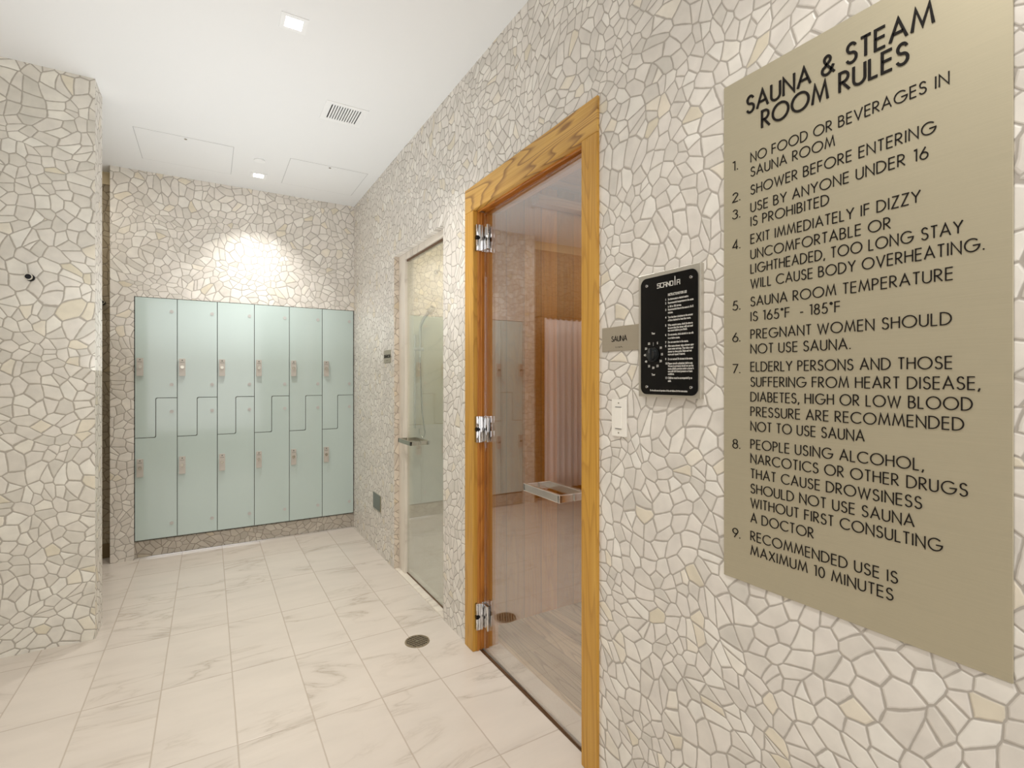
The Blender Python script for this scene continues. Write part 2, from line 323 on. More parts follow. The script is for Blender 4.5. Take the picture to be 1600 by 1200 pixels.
# ------------------------------------------------------------------ stroke lettering (geometric sans capitals)
def arc(cx, cy, rx, ry, a0, a1, n=None):
    n = n or max(4, int(abs(a1-a0)/15))
    return [(cx+rx*math.cos(math.radians(a0+(a1-a0)*i/n)), cy+ry*math.sin(math.radians(a0+(a1-a0)*i/n))) for i in range(n+1)]
SS = arc(.24, .76, .2, .24, 20, 270, 14)[:-1] + [(.24, .52)] + arc(.24, .26, .235, .26, 90, -160, 15)[1:]
GL = {
 'A': (.72, [[(0, 0), (.36, 1), (.72, 0)], [(.13, .34), (.59, .34)]]),
 'B': (.5, [[(0, 0), (0, 1), (.2, 1)]+arc(.2, .765, .23, .235, 90, -90, 10)+[(0, .53)], [(.2, .53)]+arc(.22, .265, .27, .265, 90, -90, 10)+[(0, 0)]]),
 'C': (.84, [arc(.5, .5, .5, .5, 45, 315, 20)]),
 'D': (.68, [[(0, 0), (0, 1), (.18, 1)]+arc(.18, .5, .5, .5, 90, -90, 14)+[(0, 0)]]),
 'E': (.44, [[(.44, 1), (0, 1), (0, 0), (.44, 0)], [(0, .54), (.42, .54)]]),
 'F': (.42, [[(.42, 1), (0, 1), (0, 0)], [(0, .54), (.4, .54)]]),
 'G': (.98, [arc(.5, .5, .48, .5, 45, 358, 22)+[(.55, .47)]]),
 'H': (.58, [[(0, 0), (0, 1)], [(.58, 0), (.58, 1)], [(0, .54), (.58, .54)]]),
 'I': (.04, [[(.02, 0), (.02, 1)]]),
 'J': (.36, [[(.36, 1), (.36, .2)]+arc(.18, .2, .18, .2, 0, -160, 8)]),
 'K': (.56, [[(0, 0), (0, 1)], [(.5, 1), (.02, .52), (.56, 0)]]),
 'L': (.38, [[(0, 1), (0, 0), (.38, 0)]]),
 'M': (.86, [[(0, 0), (.15, 1), (.43, .12), (.71, 1), (.86, 0)]]),
 'N': (.64, [[(0, 0), (0, 1), (.64, 0), (.64, 1)]]),
 'O': (1.0, [arc(.5, .5, .5, .5, 0, 360, 28)]),
 'P': (.46, [[(0, 0), (0, 1), (.18, 1)]+arc(.18, .74, .26, .26, 90, -90, 10)+[(0, .48)]]),
 'Q': (1.0, [arc(.5, .5, .5, .5, 0, 360, 28), [(.6, .32), (.95, -.04)]]),
 'R': (.5, [[(0, 0), (0, 1), (.18, 1)]+arc(.18, .74, .26, .26, 90, -90, 10)+[(0, .48)], [(.14, .48), (.5, 0)]]),
 'S': (.48, [SS]),
 'T': (.46, [[(0, 1), (.46, 1)], [(.23, 1), (.23, 0)]]),
 'U': (.56, [[(0, 1), (0, .28)]+arc(.28, .28, .28, .28, 180, 360, 12)+[(.56, 1)]]),
 'V': (.68, [[(0, 1), (.34, 0), (.68, 1)]]),
 'W': (1.0, [[(0, 1), (.26, 0), (.5, .9), (.74, 0), (1.0, 1)]]),
 'X': (.6, [[(0, 0), (.58, 1)], [(.02, 1), (.6, 0)]]),
 'Y': (.62, [[(0, 1), (.31, .48), (.62, 1)], [(.31, .48), (.31, 0)]]),
 'Z': (.52, [[(.02, 1), (.5, 1), (0, 0), (.52, 0)]]),
 '&': (.66, [[(.66, 0), (.2, .62)]+arc(.3, .8, .16, .19, 215, -35, 12)+[(.14, .42)]+arc(.26, .24, .24, .24, 140, 330, 12)+[(.62, .42)]]),
 '0': (.5, [arc(.25, .5, .25, .5, 0, 360, 24)]),
 '1': (.2, [[(0, .96), (.18, 1), (.18, 0)]]),
 '2': (.5, [arc(.25, .74, .24, .25, 170, -20, 12)+[(0, 0), (.5, 0)]]),
 '3': (.46, [arc(.22, .76, .2, .235, 160, -80, 12)+arc(.21, .265, .24, .265, 85, -165, 14)]),
 '4': (.54, [[(.4, 0), (.4, 1), (0, .24), (.54, .24)]]),
 '5': (.48, [[(.44, 1), (.14, 1), (.07, .56)]+arc(.22, .31, .25, .31, 120, -150, 14)]),
 '6': (.52, [[(.36, 1), (.05, .46)]+arc(.26, .29, .26, .29, 150, -210, 20)]),
 '7': (.48, [[(0, 1), (.48, 1), (.1, 0)]]),
 '8': (.46, [arc(.23, .76, .19, .23, 0, 360, 16), arc(.23, .265, .23, .265, 0, 360, 18)]),
 '9': (.52, [[(.16, 0), (.47, .54)]+arc(.26, .71, .26, .29, -30, 330, 20)]),
 '.': (.06, [[(.03, 0), (.03, .1)]]), ',': (.1, [[(.08, .1), (0, -.16)]]), '-': (.26, [[(0, .36), (.26, .36)]]),
 '°': (.2, [arc(.1, .9, .09, .1, 0, 360, 12)]), ':': (.06, [[(.03, .05), (.03, .15)], [(.03, .5), (.03, .6)]]),
}
def text_width(s, track=.16, space=.36):
    wd = 0
    for i, ch in enumerate(s): wd += space if ch == ' ' else GL[ch][0]+(track if i < len(s)-1 else 0)
    return wd
def text(bm, s, fn, cap, width=None, stroke=.1, t0=0.0, t1=.002, track=.16, space=.36):
    """fn(u, v, t): u to the right, v up (metres), t outward. The line is set to the given total width."""
    nat = text_width(s, track, space)*cap; kx = (width/nat if width else 1.0); x = 0.0; h = stroke*cap/2
    for ch in s:
        if ch == ' ': x += space*cap*kx; continue
        gw, lines = GL[ch]
        for ln in lines:
            P = [Vector((x+px*cap*kx, py*cap)) for px, py in ln]
            Q = [P[0]]
            for p in P[1:]:
                if (p-Q[-1]).length > 1e-6: Q.append(p)
            P = Q; closed = (P[0]-P[-1]).length < 1e-5
            if closed: P = P[:-1]
            n = len(P); Lf, Rt = [], []
            for i in range(n):
                a = P[i]-P[i-1] if (i > 0 or closed) else None
                b = P[(i+1) % n]-P[i] if (i < n-1 or closed) else None
                if a is None: a = b
                if b is None: b = a
                a = a.normalized(); b = b.normalized()
                na, nb = Vector((-a.y, a.x)), Vector((-b.y, b.x)); mt = na+nb
                if mt.length < .2: mt = na
                mt.normalize(); kk = min(1/max(mt.dot(na), .2), 2.6)
                Lf.append(P[i]+mt*h*kk); Rt.append(P[i]-mt*h*kk)
            top = [(bm.verts.new(fn(l.x, l.y, t1)), bm.verts.new(fn(r.x, r.y, t1))) for l, r in zip(Lf, Rt)]
            bot = [(bm.verts.new(fn(l.x, l.y, t0)), bm.verts.new(fn(r.x, r.y, t0))) for l, r in zip(Lf, Rt)]
            for i in range(n if closed else n-1):
                j = (i+1) % n
                bm.faces.new((top[i][0], top[i][1], top[j][1], top[j][0]))
                bm.faces.new((top[i][0], top[j][0], bot[j][0], bot[i][0]))
                bm.faces.new((top[i][1], bot[i][1], bot[j][1], top[j][1]))
            if not closed:
                bm.faces.new((top[0][0], bot[0][0], bot[0][1], top[0][1])); bm.faces.new((top[-1][0], top[-1][1], bot[-1][1], bot[-1][0]))
        x += (gw+track)*cap*kx
def on_right(y_left, z, x=RW):           # lettering plane on the right wall, reading from larger to smaller Y
    return lambda u, v, t: (x-t, y_left-u, z+v)

# ------------------------------------------------------------------ shell
YN, XL = -1.7, -2.3
bm = B(); box(bm, XL-.1, GX-.02, YN-.1, 4.75, -.1, 0); struct('floor', bm, M['floor'])
bm = B(); box(bm, XL-.1, RW+.102, YN-.1, 4.75, H, H+.1); struct('ceiling', bm, M['ceiling'])
# right wall, with the sauna doorway and the steam-shower doorway cut out
bm = B()
SD0, SD1, SDH = 1.318, 2.142, 2.085      # sauna rough opening
HD0, HD1, HDH = 2.500, 3.330, 2.098      # steam-shower opening
for y0, y1, z0, z1 in ((YN, SD0, 0, H), (SD0, SD1, SDH, H), (SD1, HD0, 0, H), (HD0, HD1, HDH, H), (HD1, 4.6, 0, H)):
    box(bm, RW, RW+.10, y0, y1, z0, z1)
bmesh.ops.remove_doubles(bm, verts=bm.verts, dist=1e-5)
wr = struct('wall_right', bm, [M['mos_yz'], mosaic('mosaic_marble_reveal', 'XZ', 31.0, tint=(1, .93, .84), dark=.92)])
for p in wr.data.polygons:
    if abs(p.normal.y) > .5: p.material_index = 1
# back wall: around the recessed locker bank
bm = B()
box(bm, -.587, -.453, YB, YB+.12, 0, H); box(bm, -.453, RW, YB, YB+.12, 1.860, H)
struct('wall_back', bm, M['mos_xz'])
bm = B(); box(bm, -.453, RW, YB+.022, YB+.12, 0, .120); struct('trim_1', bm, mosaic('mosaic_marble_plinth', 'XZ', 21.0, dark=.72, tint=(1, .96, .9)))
bm = B(); box(bm, -.453, RW, YB+.008, YB+.022, 0, .010, .002); struct('trim_2', bm, M['chrome'])
# partition wall on the left and the alcove behind it
bm = B(); box(bm, XL, -.48, 3.19, 3.38, 0, H); struct('wall_partition', bm, [M['mos_xz2'], M['mos_yz2']])
for p in bpy.data.objects['wall_partition'].data.polygons:
    if abs(p.normal.x) > .5: p.material_index = 1
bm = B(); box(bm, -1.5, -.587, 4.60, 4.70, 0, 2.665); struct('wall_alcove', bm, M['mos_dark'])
bm = B(); box(bm, -1.5, -.587, 4.59, 4.70, 2.665, H); struct('trim_3', bm, M['plaster'])
bm = B(); box(bm, -1.5, -.587, 4.588, 4.60, 0, .10, .002); struct('baseboard_alcove', bm, M['base'])
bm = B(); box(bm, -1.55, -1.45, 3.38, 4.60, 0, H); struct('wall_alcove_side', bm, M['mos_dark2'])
bm = B(); box(bm, XL-.1, XL, YN, 3.38, 0, H); struct('wall_left', bm, M['paint'])
bm = B(); box(bm, XL-.1, RW+.1, YN-.1, YN, 0, H); struct('wall_behind', bm, M['paint'])

# ------------------------------------------------------------------ sauna room behind the right wall
SX0 = RW+.10
bm = B(); box(bm, SX0, 2.75, 2.30, 2.33, -.05, 2.33); struct('wall_sauna_far', bm, M['cedar_wall'])
bm = B(); box(bm, 2.72, 2.75, .5, 2.30, -.05, 2.33); struct('wall_sauna_side', bm, M['cedar_wall2'])
bm = B(); box(bm, SX0, 2.75, .47, .50, -.05, 2.33); struct('wall_sauna_near', bm, M['cedar_wall'])
bm = B(); box(bm, SX0, 2.75, .47, 2.33, 2.33, 2.36); struct('ceiling_sauna', bm, M['cedar_ceil'])
bm = B(); box(bm, 1.206, 2.72, .5, 2.30, -.05, -.004); struct('floor_sauna', bm, M['cedar_floor'])
bm = B(); box(bm, GX+.004, 1.206, SD0, 2.30, -.05, .001); struct('trim_4', bm, M['sill'])
bm = B(); box(bm, 1.5, 2.72, 2.235, 2.30, 2.215, 2.262, .003)
o = obj('light_valance', bm, M['cedar_light']); o['label'] = 'pale cedar valance board high on the sauna wall, seen through the sauna door glass'; o['category'] = 'wood board'
area('sauna_fill', (2.2, 1.7, 2.3), .3, .3, 6.5, (1, .92, .78))  # added fill with no fixture, brightens the cedar boards

# ------------------------------------------------------------------ steam shower behind the right wall
bm = B()
box(bm, SX0, 2.10, 3.95, 4.0, 1.785, 2.62); struct('wall_shower_far', bm, M['mos_shower'])
bm = B(); box(bm, SX0, 2.10, 3.943, 4.0, .90, 1.785); struct('wall_shower_reflection', bm, marble('beige_locker_reflection', False, (204, 194, 164), .3, (186, 174, 142)))  # smooth beige band stands in for the lockers' reflection in the pane
bm = B(); box(bm, SX0, 2.10, 3.935, 4.0, -.02, .90); struct('wall_shower_dado', bm, M['shower_marble'])
bm = B(); box(bm, 2.05, 2.10, 2.36, 3.95, -.02, 2.62); box(bm, SX0, 2.10, 2.335, 2.37, -.02, 2.62); struct('wall_shower_side', bm, M['shower_marble'])
bm = B(); box(bm, SX0, 2.10, 2.34, 4.0, 2.62, 2.66); struct('ceiling_shower', bm, M['ceiling'])
bm = B(); box(bm, 1.135, 2.10, 2.50, 3.95, -.05, 0); box(bm, SX0, 2.10, 2.34, 2.50, -.05, 0); struct('floor_shower', bm, M['shower_marble'])
area('shower_fill', (1.6, 3.2, 2.6), .3, .3, 8.5, (1, .95, .86))  # added fill, no fixture modelled, lifts the steam shower interior

# ------------------------------------------------------------------ steam shower door
D2 = thing('door_2', 'clear glass steam shower door in a marble frame beyond the sauna door', 'door', (RW, 2.9, 0), kind='structure')
bm = B()
box(bm, 1.100, 1.160, 3.205, HD1, 0, HDH, .002); box(bm, 1.100, 1.160, HD0, HD0+.05, 0, HDH, .002)
box(bm, 1.100, 1.160, HD0+.05, 3.205, 2.058, HDH, .002)
child('marble_frame', bm, M['trim_marble'], D2)
bm = B(); box(bm, RW+.004, 1.130, HD0, 3.205, -.01, .006, .002); box(bm, RW+.004, 1.1, 3.205, HD1, -.01, .006, .002); child('sill', bm, M['trim_marble'], D2)
bm = B(); box(bm, 1.112, 1.126, HD0+.05, 3.205, .006, .012); box(bm, 1.112, 1.130, HD0+.05, 3.205, 2.046, 2.058); child('channel', bm, M['bronze'], D2)
bm = B(); box(bm, 1.115, 1.123, 2.56, 3.200, .014, 2.044, .001); gp = child('glass_panel', bm, M['glass2'], D2)
def pull_handle(door, y0, y1, xg, reach, z0, z1, m, wth=.012):
    bm = B()
    for s in (-1, 1):
        x = xg+s*reach
        xa, xb = (x, x+wth) if s < 0 else (x-wth, x)
        box(bm, xa, xb, y0, y1, z0, z1, .0015)
        for y in (y0, y1-wth):
            xs = sorted((xg+s*.004, x))
            box(bm, xs[0], xs[1], y, y+wth, z0+.001, z1-.001, .001)
    return child('handle', bm, m, door, label='flat rectangular pull handle')
pull_handle(D2, 2.985, 3.215, 1.119, .062, .866, .893, M['nickel'])

# ------------------------------------------------------------------ sauna door: cedar casing, jamb, glass, hinges, handle
D1 = thing('door_1', 'glass sauna door in a golden cedar frame', 'door', (RW, 1.73, 0), kind='structure')
CX = RW-.009
def casing(y0, y1, z0, z1, m):
    bm = B(); box(bm, CX, RW+.02, y0, y1, z0, z1, .003); return child('casing', bm, m, D1)
casing(2.130, 2.217, 0, 2.066, M['casing_v']); casing(1.245, 1.326, 0, 2.066, M['casing_v']); casing(1.245, 2.217, 2.066, 2.182, M['casing_h'])
def jamb_profile(side):
    """stepped jamb: liner, stop beads; side=+1 far (hinge) jamb, -1 near jamb"""
    bm = B(); yf = 2.130 if side > 0 else 1.326
    def b(x0, x1, d, z1=2.066):
        ys = (yf-d, SD1-.001) if side > 0 else (SD0+.001, yf+d); box(bm, x0, x1, ys[0], ys[1], 0, z1, .001)
    b(RW+.0005+.02, SX0+.03, -.004); b(1.082, 1.090, .004); b(1.100, 1.108, .000); b(1.120, 1.142, .006)
    return bm
child('jamb', jamb_profile(1), M['jamb_w'], D1); child('jamb', jamb_profile(-1), M['jamb_w'], D1)
bm = B(); box(bm, RW+.02, SX0+.03, 1.322, 2.134, 2.070, SDH-.001, .001); box(bm, 1.082, 1.090, 1.33, 2.126, 2.060, 2.071, .001); box(bm, 1.122, 1.150, 1.33, 2.126, 2.056, 2.071, .001)
child('head_jamb', bm, wood('cedar_head_jamb', 'Y', (184, 112, 38), (112, 50, 12), (200, 134, 56), .4, bold=.6), D1)
bm = B(); box(bm, GX-.0195, GX-.0165, 1.33, 2.126, -.004, .003); box(bm, GX-.014, GX-.004, 1.33, 2.126, -.004, .002, .001); child('threshold', bm, M['bronze'], D1)
# glass leaf, standing about one degree open
HY = 2.122; A1 = math.radians(-.9)
leaf = bpy.data.objects.new('tmp', None)
def leaf_child(name, bm, m, smooth=False, label=None):
    bmesh.ops.rotate(bm, verts=bm.verts, cent=(GX, HY, 0), matrix=Matrix.Rotation(A1, 3, 'Z')); return child(name, bm, m, D1, smooth, label)
bm = B(); box(bm, GX-.004, GX+.004, 1.338, 2.116, .008, 2.055, .001); leaf_child('glass_panel', bm, M['glass'])
def leaf_handle():
    bm = B(); z0, z1 = .846, .874
    for s in (-1, 1):
        x = GX+s*.062; xa, xb = (x, x+.013) if s < 0 else (x-.013, x)
        box(bm, xa, xb, 1.423, 1.665, z0, z1, .0015)
        for y in (1.423, 1.652):
            xs = sorted((GX+s*.0045, x)); box(bm, xs[0], xs[1], y, y+.013, z0+.001, z1-.001, .001)
    leaf_child('handle', bm, mat('bright_chrome', (244, 242, 238), .22, 1.0), label='chrome rectangular pull handle')
leaf_handle()
bpy.data.objects.remove(leaf)
for z in (1.938, 1.042, .166):
    bm = B(); hz = .061
    box(bm, 1.070, 1.080, 2.112, 2.130, z+.010, z+hz, .001); box(bm, 1.070, 1.080, 2.112, 2.130, z-hz, z-.010, .001)   # fixed leaf on the casing edge
    box(bm, 1.070, 1.122, 2.122, 2.134, z-hz, z+hz, .001)
    box(bm, 1.091, 1.101, 2.108, 2.124, z-hz, z+hz, .002)
    cyl(bm, (1.087, 2.117, z-hz), (1.087, 2.117, z+hz), .005, 16)
    box(bm, 1.104, 1.110, 2.070, 2.124, z-hz+.004, z+hz-.004, .001); box(bm, 1.120, 1.126, 2.070, 2.124, z-hz+.004, z+hz-.004, .001)
    hg = child('hinge', bm, M['chrome'], D1, True)
    bm = B()
    cyl(bm, (1.0695, 2.121, z), (1.0755, 2.121, z), .010, 16); cyl(bm, (1.1035, 2.098, z), (1.1045, 2.098, z), .007, 16); cyl(bm, (1.080, 2.1115, z), (1.080, 2.1145, z), .008, 16)
    child('screw', bm, M['black'], hg)

# ------------------------------------------------------------------ lockers
LX = [-.4495, -.1985, .0545, .3045, .5560, .8080, 1.0625]
ZT, ZB, ZH, ZL = 1.856, .134, 1.140, .858
names = ['leftmost locker column, beside the narrow mosaic strip', 'second locker column from the left', 'third locker column from the left',
         'third locker column from the right', 'second locker column from the right', 'rightmost locker column, in the corner by the side wall']
def rounded(poly, r=.011, idx=()):
    out = []; n = len(poly)
    for i, p in enumerate(poly):
        if i not in idx: out.append(p); continue
        p = Vector(p); a = (Vector(poly[i-1])-p).normalized(); b = (Vector(poly[(i+1) % n])-p).normalized()
        A, Bq = p+a*r, p+b*r; c = p+(a+b)*r
        a0 = math.atan2((A-c).y, (A-c).x); a1 = math.atan2((Bq-c).y, (Bq-c).x); d = (a1-a0+PI) % (2*PI)-PI
        out += [(c.x+r*math.cos(a0+d*k/5), c.y+r*math.sin(a0+d*k/5)) for k in range(6)]
    return out
def make_column(i):
    x0, x1 = LX[i], LX[i+1]; g_ = .0022; xm = x0+(x1-x0)*.487
    t = thing('locker', 'frosted mint glass '+names[i], 'locker', (x0, YB, 0), group='mint glass locker columns')
    bm = B(); box(bm, x0+.0003, x1-.0003, YB+.012, YB+.115, ZB-.008, ZT+.003); child('cabinet', bm, M['carcass'], t, label='grey locker cabinet')
    F = lambda a, b, d: (a, YB+d, b)
    up = rounded([(x0+g_, ZT), (x0+g_, ZL+g_), (xm-g_, ZL+g_), (xm-g_, ZH+g_), (x1-g_, ZH+g_), (x1-g_, ZT)], idx=(2, 3))
    lo = rounded([(x0+g_, ZB), (x1-g_, ZB), (x1-g_, ZH-g_), (xm+g_, ZH-g_), (xm+g_, ZL-g_), (x0+g_, ZL-g_)], idx=(3, 4))
    for poly, lz, hz in ((up, 1.363, (1.765, 1.236)), (lo, .648, (1.040, .231))):
        bm = B(); prism(bm, poly, F, 0.000, .010); d = child('door', bm, M['mint'], t)
        bm = B(); xc = x0+.031
        prism(bm, rrect(xc-.0195, xc+.0195, lz-.065, lz+.062, .003, 2), F, -.012, .0)
        lk = child('lock', bm, M['lockplate'], d, label='brushed metal keypad lock')
        # lock dial, slot and top button are part of the same lock
        bm = B(); cyl(bm, (xc, YB-.0115, lz), (xc, YB-.017, lz), .0115, 20)
        child('lock_dial', bm, M['nickel'], d, True)
        bm = B(); box(bm, xc-.013, xc+.013, YB-.0128, YB-.0115, lz+.034, lz+.0365); child('lock_slot', bm, M['carcass'], d)
        bm = B(); cyl(bm, (xc, YB-.0115, lz+.050), (xc, YB-.0135, lz+.050), .0045, 12); child('lock_button', bm, M['carcass'], d)
        for z in hz:
            bm = B(); cyl(bm, (x1-.034, YB+.0005, z), (x1-.034, YB-.0025, z), .0125, 24); child('hinge_cap', bm, M['disc'], d, True)
for i in range(6): make_column(i)

# ------------------------------------------------------------------ ceiling fixtures
def downlight(x, y, label, e, spread=115):
    t = thing('downlight', label, 'ceiling light', (x, y, H), group='square recessed downlights')
    bm = B(); s, i = .052, .033
    for a in ((-s, s, -s, -i), (-s, s, i, s), (-s, -i, -i, i), (i, s, -i, i)): box(bm, x+a[0], x+a[1], y+a[2], y+a[3], H-.003, H-.0003)
    child('trim_ring', bm, M['white_metal'], t)
    bm = B(); box(bm, x-i+.001, x+i-.001, y-i+.001, y+i-.001, H-.0022, H-.0005); child('lens', bm, M['lens'], t)
    o = area('downlight_lamp', (x, y, H-.006), .06, .06, e, (1, .98, .95), spread=spread)
    return t
downlight(.302, 2.268, 'large looking square recessed ceiling downlight near the top of the photo', 11)
downlight(.308, 4.100, 'small looking square ceiling downlight in front of the lockers', 5.8, 92)
area('alcove_fill', (-1.0, 3.95, H-.02), .15, .15, 4, (1, .93, .82))  # fixtureless fill added to brighten the curtain in the alcove
for x, y in ((.305, .43), (-1.3, 1.0)):
    downlight(x, y, 'square recessed ceiling downlight out of the photo, ' + ('over the camera' if x > 0 else 'at the left side of the room'), 6 if x > 0 else 3.5)
# air vent
t = thing('air_vent', 'white slatted air vent in the ceiling', 'vent', (.643, 2.905, H))
bm = B(); X0, X1, Y0, Y1 = .534, .757, 2.800, 3.015; x0, x1, y0, y1 = .566, .722, 2.828, 2.986
for a in ((X0, X1, Y0, y0), (X0, X1, y1, Y1), (X0, x0, y0, y1), (x1, X1, y0, y1)): box(bm, a[0], a[1], a[2], a[3], H-.003, H-.0003)
child('frame', bm, M['white_metal'], t)
bm = B(); box(bm, x0, x1, y0, y1, H-.0012, H-.0004); child('duct_opening', bm, M['dark'], t, label='dark duct opening behind the slats')
for k_ in range(11):
    xx = x0+.004+(x1-x0-.008)*(k_+.5)/11
    bm = B(); box(bm, xx-.0042, xx+.0042, y0, y1, H-.0045, H-.0015); child('slat', bm, M['white_metal'], t)
def access(x0, x1, y0, y1, label):
    t = thing('access_panel', label, 'ceiling panel', ((x0+x1)/2, (y0+y1)/2, H), group='ceiling access panels')
    bm = B(); g1 = .003
    for a in ((x0-g1, x1+g1, y0-g1, y0), (x0-g1, x1+g1, y1, y1+g1), (x0-g1, x0, y0, y1), (x1, x1+g1, y0, y1)): box(bm, a[0], a[1], a[2], a[3], H-.0006, H-.0001)
    child('edge_gap', bm, M['line'], t)
    bm = B(); box(bm, x0, x1, y0, y1, H-.0012, H-.0002); child('panel', bm, M['ceiling'], t)
    bm = B(); xm = (x0+x1)/2; cyl(bm, (xm, y0+.024, H-.0012), (xm, y0+.024, H-.003), .008, 16); child('latch', bm, M['nickel'], t)
access(.470, .980, 3.670, 4.165, 'flush square ceiling access panel beside the right wall')
access(-.380, .134, 3.680, 4.175, 'flush square ceiling access panel left of the small downlight')
bm = B(); cyl(bm, (.293, 3.81, H-.0003), (.293, 3.81, H-.007), .034, 32)
o = obj('sprinkler_cover', bm, M['white_metal'], None, True); o['label'] = 'round white sprinkler cover on the ceiling by the small downlight'; o['category'] = 'sprinkler'

# ------------------------------------------------------------------ floor drain
t = thing('floor_drain', 'round slotted metal floor drain in the marble tiles', 'drain', (.870, 2.356, 0))
bm = B(); c0 = Vector((.870, 2.356, 0)); r0 = .060
n = 40
ra = [bm.verts.new(c0+Vector((r0*math.cos(2*PI*i/n), r0*math.sin(2*PI*i/n), .0005))) for i in range(n)]
rb = [bm.verts.new(c0+Vector((r0*.985*math.cos(2*PI*i/n), r0*.985*math.sin(2*PI*i/n), .003))) for i in range(n)]
rc = [bm.verts.new(c0+Vector((r0*.88*math.cos(2*PI*i/n), r0*.88*math.sin(2*PI*i/n), .003))) for i in range(n)]
for i in range(n):
    j = (i+1) % n; bm.faces.new((ra[i], ra[j], rb[j], rb[i])); bm.faces.new((rb[i], rb[j], rc[j], rc[i]))
child('rim', bm, M['drain'], t)
bm = B(); cyl(bm, c0+Vector((0, 0, .0002)), c0+Vector((0, 0, .0008)), r0*.9, 32); child('sump', bm, M['dark'], t)
# grate: bars leaning across the tile direction with short bridges
bm = B(); ang = math.radians(27); ca, sa = math.cos(ang), math.sin(ang); rr = r0*.89
def dbox(u0, u1, v0, v1):
    pts = [(u0, v0), (u1, v0), (u1, v1), (u0, v1)]
    prism(bm, [(c0.x+u*ca-v*sa, c0.y+u*sa+v*ca) for u, v in pts], lambda a, b, d: (a, b, d), .0010, .003)
nb = 8
for k_ in range(nb):
    u = -rr+2*rr*(k_+.5)/nb; hw = .0025; L_ = math.sqrt(max(rr*rr-u*u, 0)); dbox(u-hw, u+hw, -L_, L_)
for v in [-.040+.010*q for q in range(9)]:
    L_ = math.sqrt(max(rr*rr-v*v, 0)); dbox(-L_, L_, v-.0008, v+.0008)
child('grate', bm, M['drain'], t)
bm = B(); cyl(bm, c0+Vector((0, 0, .002)), c0+Vector((0, 0, .0036)), .007, 16); child('screw', bm, M['nickel'], t)

# ------------------------------------------------------------------ rules sign
t = thing('rules_sign', 'large champagne metal sign of sauna and steam room rules', 'sign', (RW, .53, 1.39))
SP = RW-.004
SXP = SP-.0001
bm = B(); box(bm, SP, RW-.0005, .275, .787, .809, 1.978, .0006, 1); child('plate', bm, M['sign'], t)
LINES = [("NO FOOD OR BEVERAGES IN", 1.774, .354), ("SAUNA ROOM", 1.741, .535), ("SHOWER BEFORE ENTERING", 1.700, .372), ("USE BY ANYONE UNDER 16", 1.660, .383), ("IS PROHIBITED", 1.628, .546),
 ("EXIT IMMEDIATELY IF DIZZY", 1.588, .394), ("UNCOMFORTABLE OR", 1.553, .439), ("LIGHTHEADED, TOO LONG STAY", 1.520, .336), ("WILL CAUSE BODY OVERHEATING.", 1.486, .309),
 ("SAUNA ROOM TEMPERATURE", 1.445, .349), ("IS 165°F  - 185°F", 1.411, .525), ("PREGNANT WOMEN SHOULD", 1.3705, .351), ("NOT USE SAUNA.", 1.337, .506),
 ("ELDERLY PERSONS AND THOSE", 1.2965, .350), ("SUFFERING FROM HEART DISEASE,", 1.2620, .314), ("DIABETES, HIGH OR LOW BLOOD", 1.228, .324), ("PRESSURE ARE RECOMMENDED", 1.1945, .335), ("NOT TO USE SAUNA", 1.161, .482),
 ("PEOPLE USING ALCOHOL,", 1.120, .389), ("NARCOTICS OR OTHER DRUGS", 1.087, .330), ("THAT CAUSE DROWSINESS", 1.053, .392), ("SHOULD NOT USE SAUNA", 1.019, .403), ("WITHOUT FIRST CONSULTING", .9865, .363), ("A DOCTOR", .952, .576),
 ("RECOMMENDED USE IS", .9105, .428), ("MAXIMUM 10 MINUTES", .8775, .435)]
for s_, y_, z, ye in (("SAUNA & STEAM", .725, 1.889, .375), ("ROOM RULES", .688, 1.841, .412)):
    bm = B(); text(bm, s_, on_right(y_, z, SP), .0370, y_-ye, .125, 0, .0022, .22, .42)
    child('heading_line', bm, M['ink'], t, label='bold dark raised heading reading '+s_)
for s_, z, ye in LINES:
    bm = B(); text(bm, s_, on_right(.7155, z, SP), .0206, .7155-ye, .092, 0, .0014, .23, .42); child('text_line', bm, M['ink'], t)
for i, z in enumerate((1.774, 1.700, 1.660, 1.588, 1.445, 1.3705, 1.2965, 1.120, .9105)):
    bm = B(); text(bm, str(i+1)+'.', on_right(.762, z-.004, SP), .0206, .019 if i else .013, .092, 0, .0014)
    child('rule_number', bm, M['ink'], t)

# ------------------------------------------------------------------ small plates
t = thing('sauna_sign', 'small grey metal plate reading SAUNA beside the sauna door', 'sign', (RW, 1.149, 1.40))
bm = B(); box(bm, RW-.003, RW-.0002, 1.060, 1.229, 1.364, 1.438, .0005, 1); child('plate', bm, M['plate'], t)
bm = B(); text(bm, "SAUNA", on_right(1.184, 1.393, RW-.003), .0155, 1.184-1.118, .125, 0, .0008); child('lettering', bm, M['ink'], t)
bm = B()
for k_, (a, b) in enumerate(((0, 0), (0, 1), (3, 0), (4, 1), (6, 0), (7, 0), (7, 1), (10, 0), (10, 1), (11, 1), (13, 0))):
    cyl(bm, (RW-.003, 1.165-a*.0022, 1.374+b*.0022), (RW-.0038, 1.165-a*.0022, 1.374+b*.0022), .0008, 8)
child('braille', bm, M['ink'], t)
t = thing('steam_room_sign', 'tiny dark-lettered metal plate left of the steam shower door', 'sign', (RW, 3.476, 1.43))
bm = B(); box(bm, RW-.003, RW-.0002, 3.395, 3.557, 1.389, 1.477, .0005, 1); child('plate', bm, M['plate'], t)
bm = B(); text(bm, "STEAM ROOM", on_right(3.548, 1.424, RW-.003), .019, .142, .24, 0, .0008); child('lettering', bm, M['ink'], t)
bm = B()
for a in range(8): cyl(bm, (RW-.003, 3.50-a*.006, 1.404), (RW-.0038, 3.50-a*.006, 1.404), .0012, 8)
